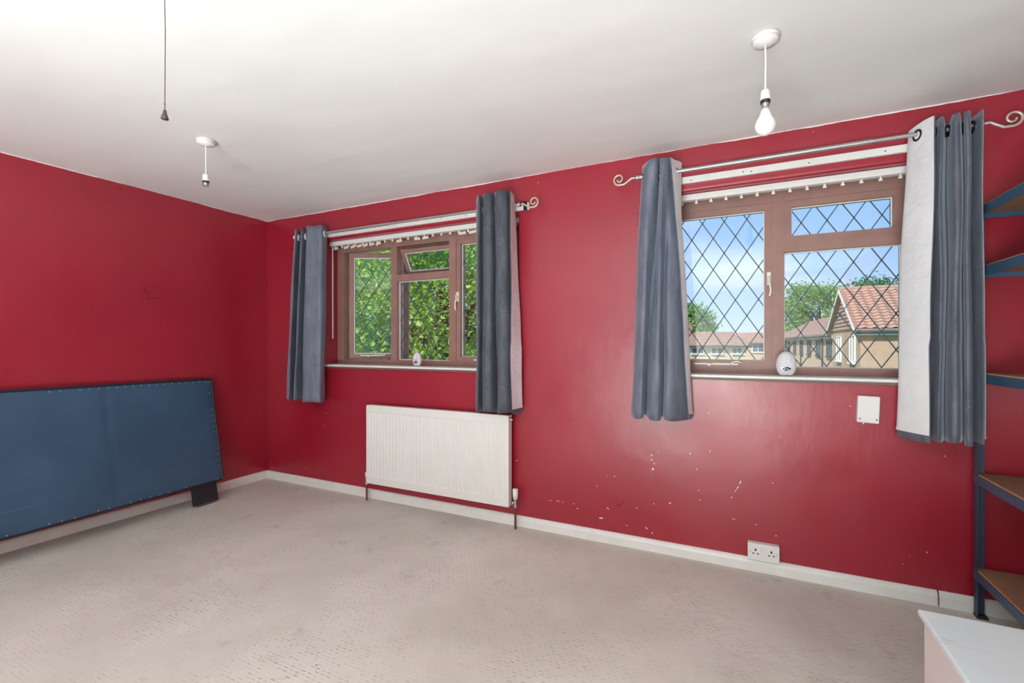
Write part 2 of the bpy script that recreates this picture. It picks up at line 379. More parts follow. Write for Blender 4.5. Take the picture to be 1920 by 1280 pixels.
# chipped paint on the window wall
mb = MB(); rnd = random.Random(11)
def chip(px, py, w_, h_, ang=0.0):
    c = onY(px, py, -0.0008); pts = []
    n = 7
    for i in range(n):
        t = 2 * math.pi * i / n; r_ = rnd.uniform(0.75, 1.15); u = math.cos(t) * w_ / 2 * r_; q = math.sin(t) * h_ / 2 * r_
        pts.append((c.x + u * math.cos(ang) - q * math.sin(ang), c.y, c.z + u * math.sin(ang) + q * math.cos(ang)))
    mb.poly(pts)
for (x, y, a, b, g) in [(1222, 853, .016, .005, -.6), (1222, 862, .013, .006, -.7), (1227, 869, .008, .006, 0), (1224, 879, .014, .018, 0), (1235, 846, .006, .003, 0),
                        (1152, 893, .007, .007, 0), (1139, 892, .006, .004, 0), (1119, 911, .007, .006, 0), (1294, 850, .006, .012, 0), (1306, 879, .007, .006, 0),
                        (1331, 846, .004, .016, 0), (1388, 904, .005, .028, -.45), (1383, 914, .005, .024, -.45), (1379, 920, .004, .016, -.5), (1372, 932, .010, .006, .4),
                        (1140, 953, .018, .008, -.4), (1127, 971, .026, .009, .1), (1083, 953, .016, .006, .5), (1032, 938, .02, .004, -.1), (1046, 939, .03, .005, -.1), (1055, 941, .01, .005, 0),
                        (1076, 944, .012, .005, 0), (1194, 952, .008, .007, 0), (1226, 944, .008, .006, 0), (1256, 943, .012, .008, 0), (1312, 937, .007, .006, 0), (1310, 919, .006, .005, 0),
                        (1212, 990, .02, .006, -.7), (1223, 999, .010, .009, 0), (1418, 983, .008, .006, 0), (1455, 1004, .008, .007, 0), (1329, 774, .007, .006, 0), (1376, 973, .02, .003, 0),
                        (1738, 1035, .010, .006, -.3), (1706, 1041, .005, .004, 0), (1693, 1057, .008, .003, .4), (1772, 855, .004, .012, 0), (1449, 905, .006, .005, 0), (1462, 818, .007, .004, 0),
                        (612, 774, .009, .008, 0), (606, 797, .007, .007, 0), (620, 780, .004, .004, 0), (574, 877, .009, .009, 0), (597, 882, .007, .006, 0), (610, 884, .005, .010, 0), (641, 807, .006, .005, 0),
                        (969, 863, .02, .004, 0), (1009, 342, .006, .008, 0), (1630, 213, .007, .005, 0), (1525, 247, .005, .005, 0), (1594, 761, .010, .004, 0), (506, 868, .006, .006, 0), (509, 876, .005, .012, .5), (1175, 985, .02, .004, -.2)]:
    chip(x, y, a, b, g)
pc = obj('paint_chip', mb, 'cream_plastic', wall_back); pc['kind'] = 'stuff'; pc['label'] = 'small white chips in the red paint'

mb = MB()
def scar(pts, r_): mb.tube([onX(x, y, .0004) for x, y in pts], r_, 6)
scar([(272, 540), (268, 544), (272, 548), (274, 556), (278, 560), (284, 559), (296, 558)], .0035); scar([(276, 537), (287, 537)], .0022); scar([(277, 549), (288, 548)], .002)
for x, y in [(203, 500), (245, 549), (262, 591), (264, 577), (297, 588), (217, 614), (222, 607), (318, 617), (279, 637), (201, 645), (238, 571), (318, 642)]: scar([(x, y), (x + .8, y + 1.2)], .0032)
scar([(300, 600), (301, 612)], .0018); scar([(172, 568), (173, 580)], .002)
ps = obj('plaster_scar', mb, 'scar_red', wall_left); ps['kind'] = 'stuff'; ps['label'] = 'small dents and scars in the red paint'
# ------------------------------------------------------------------ windows
YF0, YF1 = 0.15, 0.225           # frame depth
YG = 0.195                       # glass plane
DX, DZ = 0.1225, 0.191           # diamond lattice pitch
def lattice(parent, x0, x1, z0, z1, nx, nz, y):
    s_ = DZ / DX
    def strip(pa, pb):
        a = Vector((pa[0], y, pa[1])); b = Vector((pb[0], y, pb[1])); t = (b - a)
        if t.length < 0.012: return
        n = Vector((-t.z, 0, t.x)).normalized() * 0.0027
        m_ = MB().prism([a - n, b - n, b + n, a + n], (0, -0.0035, 0)); obj('lead_strip', m_, 'lead', parent)
    for sg in (1, -1):
        # lines z = sg*s_*(x - nx) + nz + k*DZ
        for q in range(-40, 41):
            c = nz + q * DZ
            pts = []
            xa, xb = x0, x1
            za, zb = sg * s_ * (xa - nx) + c, sg * s_ * (xb - nx) + c
            # clip in z
            def at(z): return nx + (z - c) / (sg * s_)
            P = [(xa, za), (xb, zb)]
            if sg > 0: lo, hi = max(x0, at(z0)), min(x1, at(z1))
            else: lo, hi = max(x0, at(z1)), min(x1, at(z0))
            if hi - lo > 0.006: strip((lo, sg * s_ * (lo - nx) + c), (hi, sg * s_ * (hi - nx) + c))
def rect_frame(x0, x1, z0, z1, l, r, b, t, y0, y1):
    mb = MB()
    mb.box(x0, x0 + l, y0, y1, z0, z1); mb.box(x1 - r, x1, y0, y1, z0, z1)
    mb.box(x0 + l, x1 - r, y0, y1, z0, z0 + b); mb.box(x0 + l, x1 - r, y0, y1, z1 - t, z1); return mb
def bead(x0, x1, z0, z1, y):     # thin pale glazing bead round a pane
    q = 0.006
    return rect_frame(x0, x1, z0, z1, q, q, q, q, y, y + 0.008)
def fastener(parent, x, z, y, flip=1):
    mb = MB().bbox(x - .011, x + .011, y - .006, y, z - .02, z + .055, .003)
    mb.tube([(x, y - .006, z + .02), (x, y - .022, z + .02)], .006, 8)
    mb.tube([(x, y - .024, z + .03), (x + .004 * flip, y - .026, z + .005), (x - .006 * flip, y - .028, z - .03), (x - .008 * flip, y - .026, z - .06), (x - .002 * flip, y - .024, z - .085)], [.006, .006, .005, .0055, .006], 8)
    return obj('fastener', mb, 'cream_plastic', parent)
def stay(parent, x, z, y, L=0.2):
    mb = MB().box(x, x + L, y - .006, y - .002, z - .005, z + .004)
    mb.bbox(x + L * .3, x + L * .3 + .02, y - .02, y, z - .012, z + .004, .002)
    mb.tube([(x + L * .82, y - .006, z), (x + L * .88, y - .016, z + .012), (x + L * .97, y - .02, z + .016), (x + L * 1.06, y - .016, z + .010)], .0045, 8)
    return obj('casement_stay', mb, 'cream_plastic', parent)
def pane(parent, x0, x1, z0, z1, node, y=YG, name='pane'):
    g = obj(name, MB().box(x0, x1, y, y + .004, z0, z1), 'glass', parent)
    lattice(g if parent.get('kind') == 'structure' else parent, x0, x1, z0, z1, node[0], node[1], y - 0.0002)
    return g
Z_S, Z_B, Z_T, Z_H = 1.062, 1.118, 2.062, 2.143       # sill, top of bottom rail, underside of head, top
TR0, TR1 = 1.772, 1.826
def closed_sash(parent, x0, x1, z0, z1, node, hinge=None):
    st = 0.036
    sash = obj('sash', rect_frame(x0, x1, z0, z1, st, st, st, st, YF0 + .006, YF1 + .004), 'frame_brown', parent)
    obj('bead', bead(x0 + st - .001, x1 - st + .001, z0 + st - .001, z1 - st + .001, YG - .012), 'white_gloss', sash)
    pane(sash, x0 + st, x1 - st, z0 + st, z1 - st, node); return sash
def make_window(name, jambs, lights, label):
    x0, x1 = jambs
    wn = struct(link(name, None), label)
    mb = MB()
    mb.box(x0, lights[0][0], YF0, YF1, Z_S, Z_H); mb.box(lights[-1][1], x1, YF0, YF1, Z_S, Z_H)
    mb.box(lights[0][0], lights[-1][1], YF0, YF1, Z_S, Z_B); mb.box(lights[0][0], lights[-1][1], YF0, YF1, Z_T, Z_H)
    for i in range(len(lights) - 1): mb.box(lights[i][1], lights[i + 1][0], YF0, YF1, Z_B, Z_T)
    fr = obj('frame', mb, 'frame_brown', wn)
    sb = MB().bbox(x0 - .02, x1 + .02, -0.02, YF0, 1.060, 1.076, .004)
    obj('sill_board', sb, 'white_gloss', wn)
    obj('sill_lip', MB().box(x0 - .02, x1 + .02, -0.016, -0.0005, 1.046, 1.0602), 'sill_brown', wn)
    obj('outer_sill', MB().box(x0, x1, YF1, TH + .06, 1.03, 1.058), 'frame_brown', wn)
    return wn
N = lambda px, py, y=YG: (onY(px, py, y).x, onY(px, py, y).z)
# --- window 1 : three lights, left casement and top vent standing open
L1 = [(0.818, 1.351), (1.413, 1.932), (1.996, 2.529)]
w1 = make_window('window_1', OPEN[0], L1, 'brown three-light leaded window with open casement, tree outside')
obj('transom', MB().box(L1[1][0], L1[1][1], YF0, YF1, TR0, TR1), 'frame_brown', w1)
g = pane(w1, L1[1][0], L1[1][1], Z_B, TR0, N(817.8, 559.1)); obj('bead', bead(L1[1][0], L1[1][1], Z_B, TR0, YG - .012), 'white_gloss', g)
s_r = closed_sash(w1, L1[2][0], L1[2][1], Z_B, Z_T, N(884.9, 605))
fastener(s_r, L1[2][0] + .012, 1.60, YF0 + .006); stay(s_r, L1[2][0] + .16, Z_B + .012, YF0 + .006)
# open left casement (hinged on its left stile, swung out)
wd = L1[0][1] - L1[0][0] - .006; hz = Z_T - Z_B; st = .044
sash = obj('sash', rect_frame(0, wd, 0, hz, st, st, st, st, -.045, 0.0), 'frame_brown', w1, (L1[0][0] + .008, YF1, Z_B + .002), (0, 0, R(26)))
obj('bead', bead(st, wd - st, st, hz - st, -.04), 'white_gloss', sash)
gl_ = obj('pane', MB().box(st, wd - st, -.026, -.022, st, hz - st), 'glass', sash); lattice(sash, st, wd - st, st, hz - st, .265, .47, -.0262)
obj('hinge', MB().tube([(-.004, -.02, .16), (-.004, -.02, .24)], .007, 8).tube([(-.004, -.02, hz - .2), (-.004, -.02, hz - .12)], .007, 8), 'brass', sash)
stay(sash, .1, .03, -.045, .22)
# open top vent (hinged along its top edge, bottom pushed out)
wv_ = L1[1][1] - L1[1][0] - .006; hv = Z_T - TR1 - .004
vent = obj('vent_sash', rect_frame(0, wv_, -hv, 0, .036, .036, .036, .036, -.04, 0), 'frame_brown', w1, (L1[1][0] + .003, YF1 - .002, Z_T - .002), (R(28), 0, 0))
obj('bead', bead(.036, wv_ - .036, -hv + .036, -.036, -.036), 'white_gloss', vent)
obj('pane', MB().box(.036, wv_ - .036, -.024, -.02, -hv + .036, -.036), 'glass', vent); lattice(vent, .036, wv_ - .036, -hv + .036, -.036, .30, -hv / 2 - .02, -.0242)
obj('vent_stay', MB().tube([(L1[1][0] + .02, YF0 + .03, Z_T - .01), (L1[1][0] + .02, YF1 + .06, Z_T - .14)], .004, 6), 'brass', w1)
# --- window 2 : casement beside fixed pane with vent over it
L2 = [(3.606, 4.139), (4.200, 4.731)]
w2 = make_window('window_2', OPEN[1], L2, 'brown two-light leaded window with sky and houses outside')
s_l = closed_sash(w2, L2[0][0], L2[0][1], Z_B, Z_T, N(1357.9, 592.8))
fastener(s_l, L2[0][1] - .014, 1.61, YF0 + .006, -1); stay(s_l, L2[0][0] + .12, Z_B + .014, YF0 + .006, .24)
obj('transom', MB().box(L2[1][0], L2[1][1], YF0, YF1, TR0, TR1), 'frame_brown', w2)
g = pane(w2, L2[1][0], L2[1][1], Z_B, TR0, N(1549.7, 687)); obj('bead', bead(L2[1][0], L2[1][1], Z_B, TR0, YG - .012), 'white_gloss', g)
closed_sash(w2, L2[1][0], L2[1][1], TR1, Z_T, N(1550.5, 413)).name = 'vent_sash'

# ------------------------------------------------------------------ vertical-blind headrails
def headrail(x0, x1, stubs, skip, label, wand=None):
    t = thing('blind_headrail', label, 'blind rail', ((x0 + x1) / 2, .075, 2.105))
    mb = MB().bbox(x0, x1, .052, .098, 2.108, 2.144, .004)
    rel(obj('rail', mb, 'white_plastic'), t)
    h = MB().box(-.004, .004, -.003, .003, -.012, 0).box(-.008, .008, -.003, .003, -.020, -.010).mesh('hanger', 'cream_plastic')
    n = int((x1 - x0) / .08)
    for i in range(n):
        x = x0 + .05 + i * .08
        o = link('hanger', h, None, (x, .075, 2.108)); o.location = Vector(o.location) - t.location; o.parent = t
    for i, (x, a) in enumerate(stubs):
        s_ = obj('slat_stub', MB().box(-.045, .045, -.001, .001, -.010, .010), 'cream_plastic', None, (x, .075, 2.086), (R(18), R(a), R(-22)))
        s_.location = Vector(s_.location) - t.location; s_.parent = t
    if wand:
        rel(obj('wand', MB().tube([(wand, .062, 2.10), (wand + .002, .062, 1.30)], .005, 8), 'white_plastic'), t)
    return t
headrail(0.742, 2.598, [(.80, 0), (.92, 2), (1.0, -3), (1.07, 2), (1.14, -2), (1.21, 1), (1.28, -2), (1.50, 4), (1.68, 8), (1.76, 3), (2.10, 5), (2.19, 3), (2.28, 1)], (), 'white blind headrail with broken slat ends over the open casement window', .775)
headrail(3.532, 4.798, [], (), 'bare white blind headrail with small hangers over the sky-view window')

# ------------------------------------------------------------------ battens, poles, scrolls
def batten(x0, x1, z0, z1, holes, label):
    t = thing('wall_batten', label, 'batten', ((x0 + x1) / 2, -.01, z0))
    rel(obj('board', MB().bbox(x0, x1, -.02, -.0005, z0, z1, .002), 'white_gloss'), t)
    for h_ in holes: rel(obj('screw_hole', MB().lathe([(0.0001, -.0206), (.0035, -.0206), (.0035, -.019)], (h_, 0, (z0 + z1) / 2 + random.uniform(-.006, .006)), 8, 'y'), 'dark_plastic'), t)
batten(.60, 2.690, 2.166, 2.214, [.9 + .215 * i for i in range(8)], 'white painted batten with screw holes over the open casement window')
batten(3.50, 4.90, 2.188, 2.226, [3.72, 3.99, 4.03, 4.30, 4.62], 'white painted batten with screw holes over the sky-view window')
def scroll(parent, x, z, y, sg):
    pts = [(x, y, z), (x + sg * .03, y, z + .002), (x + sg * .05, y, z - .012), (x + sg * .075, y, z - .028)]
    c = (x + sg * .105, z + .006); r0 = .036
    for i in range(28):
        a = R(-110) + R(470) * i / 27; r_ = r0 * (1 - .72 * i / 27)
        pts.append((c[0] + sg * r_ * math.cos(a), y, c[1] + r_ * math.sin(a)))
    rad = [.006] * 4 + [.0062 - .002 * i / 27 for i in range(28)]
    f = obj('finial', MB().tube(pts, rad, 8), 'scroll_cream', None); rel(f, parent)
    rel(obj('collar', MB().lathe([(.0001, -.012), (.012, -.012), (.014, -.006), (.014, .008), (.011, .012), (.0001, .012)], (x - sg * .004, y, z), 14, 'x'), 'pole_silver'), parent)
def bracket(parent, x, z, y, zb):
    mb = MB().bbox(x - .013, x + .013, -.026, -.0205, zb - .03, zb + .03, .002).tube([(x, -.024, zb), (x, y, zb - .002)], .006, 8).tube([(x, y, zb - .004), (x, y, z - .011)], .007, 8)
    rel(obj('bracket', mb, 'dark_steel'), parent)
YP = -0.10
def pole(x0, x1, z, thin_from, left, right, brs, zb, label):
    t = thing('curtain_pole', label, 'curtain pole', ((x0 + x1) / 2, YP, z))
    rel(obj('rod', MB().tube([(x0, YP, z), (thin_from, YP, z)], .0115, 14).tube([(thin_from - .02, YP, z), (x1, YP, z)], .0092, 14), 'pole_silver'), t)
    if left: scroll(t, x0, z, YP, -1)
    else: rel(obj('end_cap', MB().lathe([(.0001, -.012), (.014, -.008), (.016, .004), (.0001, .008)], (x0, YP, z), 14, 'x'), 'white_plastic'), t)
    if right: scroll(t, x1, z, YP, 1)
    for b_ in brs: bracket(t, b_, z, YP, zb)
ZP1, ZP2 = 2.178, 2.236
pole(.50, 2.655, ZP1, 1.55, False, True, [2.665, .66], 2.19, 'silver curtain pole over the open casement window, scroll on one end')
pole(3.425, 4.945, ZP2, 4.55, True, True, [3.56, 4.88], 2.207, 'silver curtain pole over the sky-view window, scroll on both ends')

# ------------------------------------------------------------------ curtains
def catmull(P, n):
    out = []
    for i in range(len(P) - 1):
        p0, p1, p2, p3 = P[max(i - 1, 0)], P[i], P[i + 1], P[min(i + 2, len(P) - 1)]
        for q in range(n):
            t = q / n
            out.append(tuple(0.5 * ((2 * p1[k_]) + (-p0[k_] + p2[k_]) * t + (2 * p0[k_] - 5 * p1[k_] + 4 * p2[k_] - p3[k_]) * t * t + (-p0[k_] + 3 * p1[k_] - 3 * p2[k_] + p3[k_]) * t ** 3) for k_ in range(2)))
    out.append(P[-1]); return out
def curtain(label, top, bot, z_t, z_b, mat, zp, seed, eyelets, short=.03, flip=1):
    """top/bot: plan of the cloth as (photo column, y) stations from left edge to right edge."""
    rnd = random.Random(seed)
    T = catmull([(onY(p, 300, y).x, y) for p, y in top], 7); B = catmull([(onY(p, 790, y).x, y) for p, y in bot], 7)
    n = len(T); NZ = 34
    t = thing('curtain', label, 'curtain', (sum(p[0] for p in T) / n, YP, z_b))
    wob = [(rnd.uniform(0, 6.28), rnd.uniform(2, 5), rnd.uniform(0, 6.28)) for _ in range(3)]
    grid = []; ln = []
    for j in range(NZ + 1):
        s = j / NZ; e = s ** 0.8; rowp = []
        for i in range(n):
            u = i / (n - 1)
            x = T[i][0] * (1 - e) + B[i][0] * e; y = T[i][1] * (1 - e) + B[i][1] * e
            a = 0.004 * math.sin(math.pi * min(1, s * 1.4)) if s < .7 else 0.004
            for (ph, fr, p2) in wob:
                x += a * 0.5 * math.sin(fr * 2.2 * s + ph + u * 9); y += a * 0.6 * math.sin(fr * 3 * s + p2 + u * 14)
            y = min(y, -0.030)
            zz = z_t + (z_b - z_t) * s + (0.006 * math.sin(u * 17 + seed) * (1 if j == NZ else 0)) + (0.004 * math.sin(u * 31) if j == 0 else 0)
            rowp.append(Vector((x, y, zz)))
        grid.append(rowp)
    def surf(off, zcut):
        v = []; f = []
        rows = [g for j, g in enumerate(grid)]
        for j, g in enumerate(rows):
            for i in range(n):
                tn = g[min(i + 1, n - 1)] - g[max(i - 1, 0)]; nr = Vector((-tn.y, tn.x, 0)); nr = nr.normalized() if nr.length else Vector((0, 1, 0))
                p = g[i] + nr * off
                if zcut: p = Vector((p.x, p.y, max(p.z, z_b + zcut)))
                v.append(p)
        for j in range(NZ):
            for i in range(n - 1): f.append((j * n + i, j * n + i + 1, (j + 1) * n + i + 1, (j + 1) * n + i))
        return v, f
    # face cloth as a thin closed sheet
    va, fa = surf(0.0, 0); vb, fb = surf(0.0022, 0); N0 = len(va)
    mb = MB(); edge = []
    for j in range(NZ): edge += [(j * n, (j + 1) * n, (j + 1) * n + N0, j * n + N0), (j * n + n - 1, j * n + n - 1 + N0, (j + 1) * n + n - 1 + N0, (j + 1) * n + n - 1)]
    for i in range(n - 1): edge += [(NZ * n + i, NZ * n + i + 1, NZ * n + i + 1 + N0, NZ * n + i + N0), (i, i + N0, i + 1 + N0, i + 1)]
    mb.add(va + vb, fa + [tuple(q + N0 for q in reversed(x)) for x in fb] + edge, True)
    rel(obj('face_cloth', mb, mat), t)
    # lining, a little narrower and shorter, on the window side
    vl, fl = surf(0.0060, short)
    rel(obj('lining', MB().add(vl, fl, True), 'lining', normals=False), t)
    rel(obj('lining_hem', MB().add([p + Vector((0, 0, 0)) for p in surf(0.0075, short)[0]][(NZ - 1) * n:], [(i, i + 1, n + i + 1, n + i) for i in range(n - 1)], True), 'lining', normals=False), t)
    # eyelets where the cloth crosses the pole
    k_ = 0
    for i in range(n - 1):
        a, b = T[i], T[i + 1]
        if (a[1] - YP) * (b[1] - YP) <= 0 and a[1] != b[1]:
            s = (YP - a[1]) / (b[1] - a[1]); cx_ = a[0] + (b[0] - a[0]) * s
            tn = Vector((b[0] - a[0], b[1] - a[1], 0)).normalized(); nr = Vector((-tn.y, tn.x, 0))
            up = Vector((0, 0, 1)); c = Vector((cx_, YP, zp - .006)) + nr * .003; v = []; f = []
            for q in range(18):
                an = 2 * math.pi * q / 18; d = tn * math.cos(an) + up * math.sin(an)
                for (rr, oo) in ((.018, .007), (.027, .007), (.029, .0), (.027, -.007), (.018, -.007)): v.append(c + d * rr + nr * oo)
            for q in range(18):
                for m_ in range(5): f.append((q * 5 + m_, q * 5 + (m_ + 1) % 5, ((q + 1) % 18) * 5 + (m_ + 1) % 5, ((q + 1) % 18) * 5 + m_))
            rel(obj('eyelet', MB().add(v, f, True), eyelets), t); k_ += 1
    return t
F_, B_ = -0.172, -0.040
curtain('grey velvet curtain hanging nearest the blue headboard',
        [(553, -.09), (556, F_ + .02), (566, B_), (566, F_), (580, B_), (575, F_), (588, F_ + .01), (604, F_ + .03), (614, B_)],
        [(537, -.09), (540, F_), (553, B_), (552, F_), (570, B_), (567, F_), (585, F_ - .01), (602, F_ + .02), (608, B_)],
        2.232, 0.768, 'velvet', ZP1, 1, 'white_plastic')
curtain('dark grey velvet curtain hanging above the radiator',
        [(893, -.06), (898, F_), (912, B_), (906, F_), (922, F_), (934, B_), (928, F_), (950, F_ + .01), (962, B_), (959, -.10), (955, F_)],
        [(893, -.05), (896, F_), (914, B_), (905, F_), (922, F_), (938, B_), (932, F_), (950, F_), (980, B_), (970, -.10), (958, F_)],
        2.262, 0.792, 'velvet_dark', ZP1, 2, 'steel')
curtain('blue-grey velvet curtain, scroll finial beside it, between the two windows',
        [(1204, -.06), (1206, -.11), (1216, F_), (1234, F_), (1238, B_), (1238, F_), (1250, F_), (1262, -.10), (1277, B_), (1268, -.09), (1255, F_)],
        [(1184, -.06), (1190, -.14), (1204, F_), (1210, B_), (1218, F_), (1236, F_), (1242, B_), (1246, F_), (1262, F_), (1297, B_), (1290, -.10), (1276, F_)],
        2.300, 0.822, 'velvet', ZP2, 3, 'dark_steel')
curtain('grey velvet curtain with broad white lining showing, beside the shelving',
        [(1754, F_ - .01), (1730, -.12), (1706, B_), (1722, B_ + .005), (1752, -.10), (1768, F_), (1776, B_), (1780, -.1), (1788, F_), (1800, F_), (1806, B_), (1808, F_), (1820, F_), (1812, B_), (1824, -.1), (1841, F_)],
        [(1744, F_ - .01), (1712, -.12), (1682, B_), (1700, B_ + .005), (1742, -.10), (1762, F_), (1772, B_), (1774, -.1), (1784, F_), (1800, F_), (1808, B_), (1810, F_), (1824, F_), (1813, B_), (1825, -.1), (1844, F_)],
        2.278, 0.806, 'velvet_mid', ZP2, 4, 'dark_steel')

# ------------------------------------------------------------------ radiator
rx0, rx1, rz0, rz1, ry = 1.318, 2.576, .152, .768, -.100
t = thing('radiator', 'white ribbed panel radiator under the open casement window', 'radiator', ((rx0 + rx1) / 2, -.06, rz0))
mb = MB(); nf = 38; mX, mZ = .026, .052
prof = [(rx0, 0)]
fw = (rx1 - rx0 - 2 * mX) / nf
for i in range(nf):
    a = rx0 + mX + i * fw
    prof += [(a, 0), (a + fw * .18, .006), (a + fw * .52, .006), (a + fw * .7, 0)]
prof.append((rx1, 0))
rowsZ = [(rz0 + .006, 0), (rz0 + mZ, 0), (rz0 + mZ + .012, 1), (rz1 - mZ - .012, 1), (rz1 - mZ, 0), (rz1 - .006, 0)]
v = [(x, ry + d * s + 0.0, z) for z, s in rowsZ for x, d in prof]; n = len(prof)
mb.add(v, [(j * n + i, j * n + i + 1, (j + 1) * n + i + 1, (j + 1) * n + i) for j in range(len(rowsZ) - 1) for i in range(n - 1)])
rel(obj('front_panel', mb, 'radiator_white', normals=False), t)
rel(obj('casing', MB().bbox(rx0 + .001, rx1 - .001, ry + .0075, -.045, rz0, rz1, .004).box(rx0, rx1, ry - .001, ry + .02, rz1 - .008, rz1 + .001).box(rx0, rx1, ry - .001, ry + .02, rz0 - .001, rz0 + .007).box(rx0 - .001, rx0 + .006, ry - .001, ry + .02, rz0, rz1).box(rx1 - .006, rx1 + .001, ry - .001, ry + .02, rz0, rz1), 'radiator_white'), t)
for q in (rx0 + .2, rx1 - .24): rel(obj('wall_bracket', MB().box(q, q + .04, -.045, -.001, rz0 + .05, rz1 - .05), 'radiator_white'), t)
rel(obj('bleed_valve', MB().lathe([(.0001, .018), (.007, .016), (.009, .008), (.011, 0), (.011, -.006)], (rx1 + .001, -.07, rz1 - .03), 12, 'x'), 'steel'), t)
def valve(x, sg, top, hr, hh):
    yv = -.068; zt = top
    vv_ = MB().lathe([(.0001, zt), (hr * .9, zt), (hr, zt - .006), (hr, zt - hh * .55), (hr * .8, zt - hh), (.0001, zt - hh)], (x, yv, 0), 16)
    rel(obj('valve_cap', vv_, 'white_plastic'), t)
    zb_ = zt - hh
    rel(obj('valve_body', MB().tube([(x, yv, zb_), (x, yv, zb_ - .05)], .009, 12).tube([(x, yv, zb_ - .028), (x - sg * .03, yv, zb_ - .028)], .008, 12).lathe([(.0001, -.008), (.0135, -.008), (.0135, .008), (.0001, .008)], (x - sg * .018, yv, zb_ - .028), 6, 'x').lathe([(.0001, zb_ - .058), (.012, zb_ - .058), (.012, zb_ - .042), (.0001, zb_ - .042)], (x, yv, 0), 6), 'steel'), t)
    rel(obj('pipe', MB().tube([(x, yv, zb_ - .05), (x, yv, .0)], .0078, 10), 'copper_brown'), t)
valve(1.290, -1, .225, .013, .042); valve(2.612, 1, .272, .019, .07)

# ------------------------------------------------------------------ double socket and junction box
t = thing('double_socket', 'white double wall socket above the skirting board', 'socket', (4.088, 0, .115))
sx0, sx1, sz0, sz1 = 4.012, 4.164, .0725, .164
rel(obj('back_box', MB().bbox(sx0 + .001, sx1 - .001, -.032, -.0005, sz0, sz1 - .001, .003), 'white_plastic'), t)
rel(obj('face_plate', MB().bbox(sx0, sx1, -.042, -.0325, sz0, sz1, .003), 'white_plastic'), t)
for cx_ in (4.051, 4.126):
    for dx, dz, a, b in ((0, .012, .004, .006), (-.011, -.008, .0045, .003), (.011, -.008, .0045, .003)):
        rel(obj('pin_hole', MB().box(cx_ + dx - a, cx_ + dx + a, -.0424, -.0415, .118 + dz - b, .118 + dz + b), 'dark_plastic'), t)
for cx_ in (4.081, 4.096): rel(obj('rocker_switch', MB().bbox(cx_ - .006, cx_ + .006, -.0455, -.0415, .128, .148, .0015), 'white_gloss'), t)
for cx_ in (4.026, 4.151): rel(obj('screw', MB().lathe([(.0001, -.0428), (.003, -.0426), (.003, -.0418)], (cx_, 0, .120), 10, 'y'), 'steel'), t)
t = thing('junction_box', 'small white plastic wall box beneath the sky-view window sill', 'wall box', (4.550, -.001, .923), (0, R(2.2), 0))
obj('cover', MB().bbox(-.045, .045, -.034, -.002, -.067, .067, .004), 'white_plastic', t)
obj('base_plate', MB().box(-.043, .043, -.002, 0, -.065, .065), 'white_plastic', t)
for dx in (-.034, .034): obj('screw', MB().lathe([(.0001, -.0345), (.0035, -.0345), (.0035, -.033)], (dx, 0, -.048), 10, 'y'), 'dark_plastic', t)
obj('cable_nub', MB().tube([(-.015, -.016, -.067), (-.015, -.016, -.076)], .004, 8), 'cream_plastic', t)

# ------------------------------------------------------------------ egg-shaped ornaments on the sills
def ornament(px, hw, hh, rings, label):
    c = onY(px, 690, .035); t = thing('egg_ornament', label, 'ornament', (c.x, .035, 1.0765), group='oval ornaments on the window sills')
    prof = []
    mb = MB(); n = 28; m = 9
    def outline(a):
        x = hw * math.cos(a); z = hh * math.sin(a); x *= 1 + .10 * -math.sin(a) * .5
        return x, max(z, -hh * .88)
    v = []; f = []
    for i in range(m + 1):
        b = -math.pi / 2 + math.pi * i / m; s = math.cos(b) ** .6 if abs(math.cos(b)) > 1e-6 else .001; y = .019 * math.sin(b)
        for j in range(n):
            x, z = outline(2 * math.pi * j / n); v.append((x * max(s, .02), y, hh * .88 + z * max(s, .02) - (0 if s > .99 else 0)))
    for i in range(m):
        for j in range(n): f.append((i * n + j, i * n + (j + 1) % n, (i + 1) * n + (j + 1) % n, (i + 1) * n + j))
    f += [tuple(range(n - 1, -1, -1)), tuple(range(m * n, m * n + n))]
    obj('body', MB().add(v, f, True), 'frosted', t)
    dots = [(0, .62), (-.25, .55), (.25, .55), (-.36, .34), (-.12, .36), (.12, .36), (.36, .34), (-.27, .12), (0, .15), (.27, .12), (-.42, .02), (.42, .02), (-.4, -.16), (-.2, -.14), (.4, -.16)]
    for (u, q) in dots[:rings]:
        obj('raised_dot', MB().lathe([(.0001, -.0035), (.003, -.003), (.0045, 0)], (u * hw, -.0185, hh * .88 + q * hh), 10, 'y'), 'bulb_white', t)
    for (u, q, r_) in [(-.3, -.34, .004), (-.12, -.27, .004), (.06, -.24, .005), (.2, -.27, .005), (.34, -.33, .005), (-.02, -.40, .005), (-.16, -.44, .003), (.16, -.44, .003)]:
        obj('dark_petal', MB().lathe([(.0001, -.003), (r_ * .8, -.002), (r_, 0)], (u * hw, -.0188, hh * .88 + q * hh), 8, 'y'), 'dark_steel', t)
ornament(782, .040, .060, 9, 'frosted white oval ornament standing before the three-light window')
ornament(1474, .049, .072, 15, 'frosted white oval ornament with raised dots before the sky-view window')

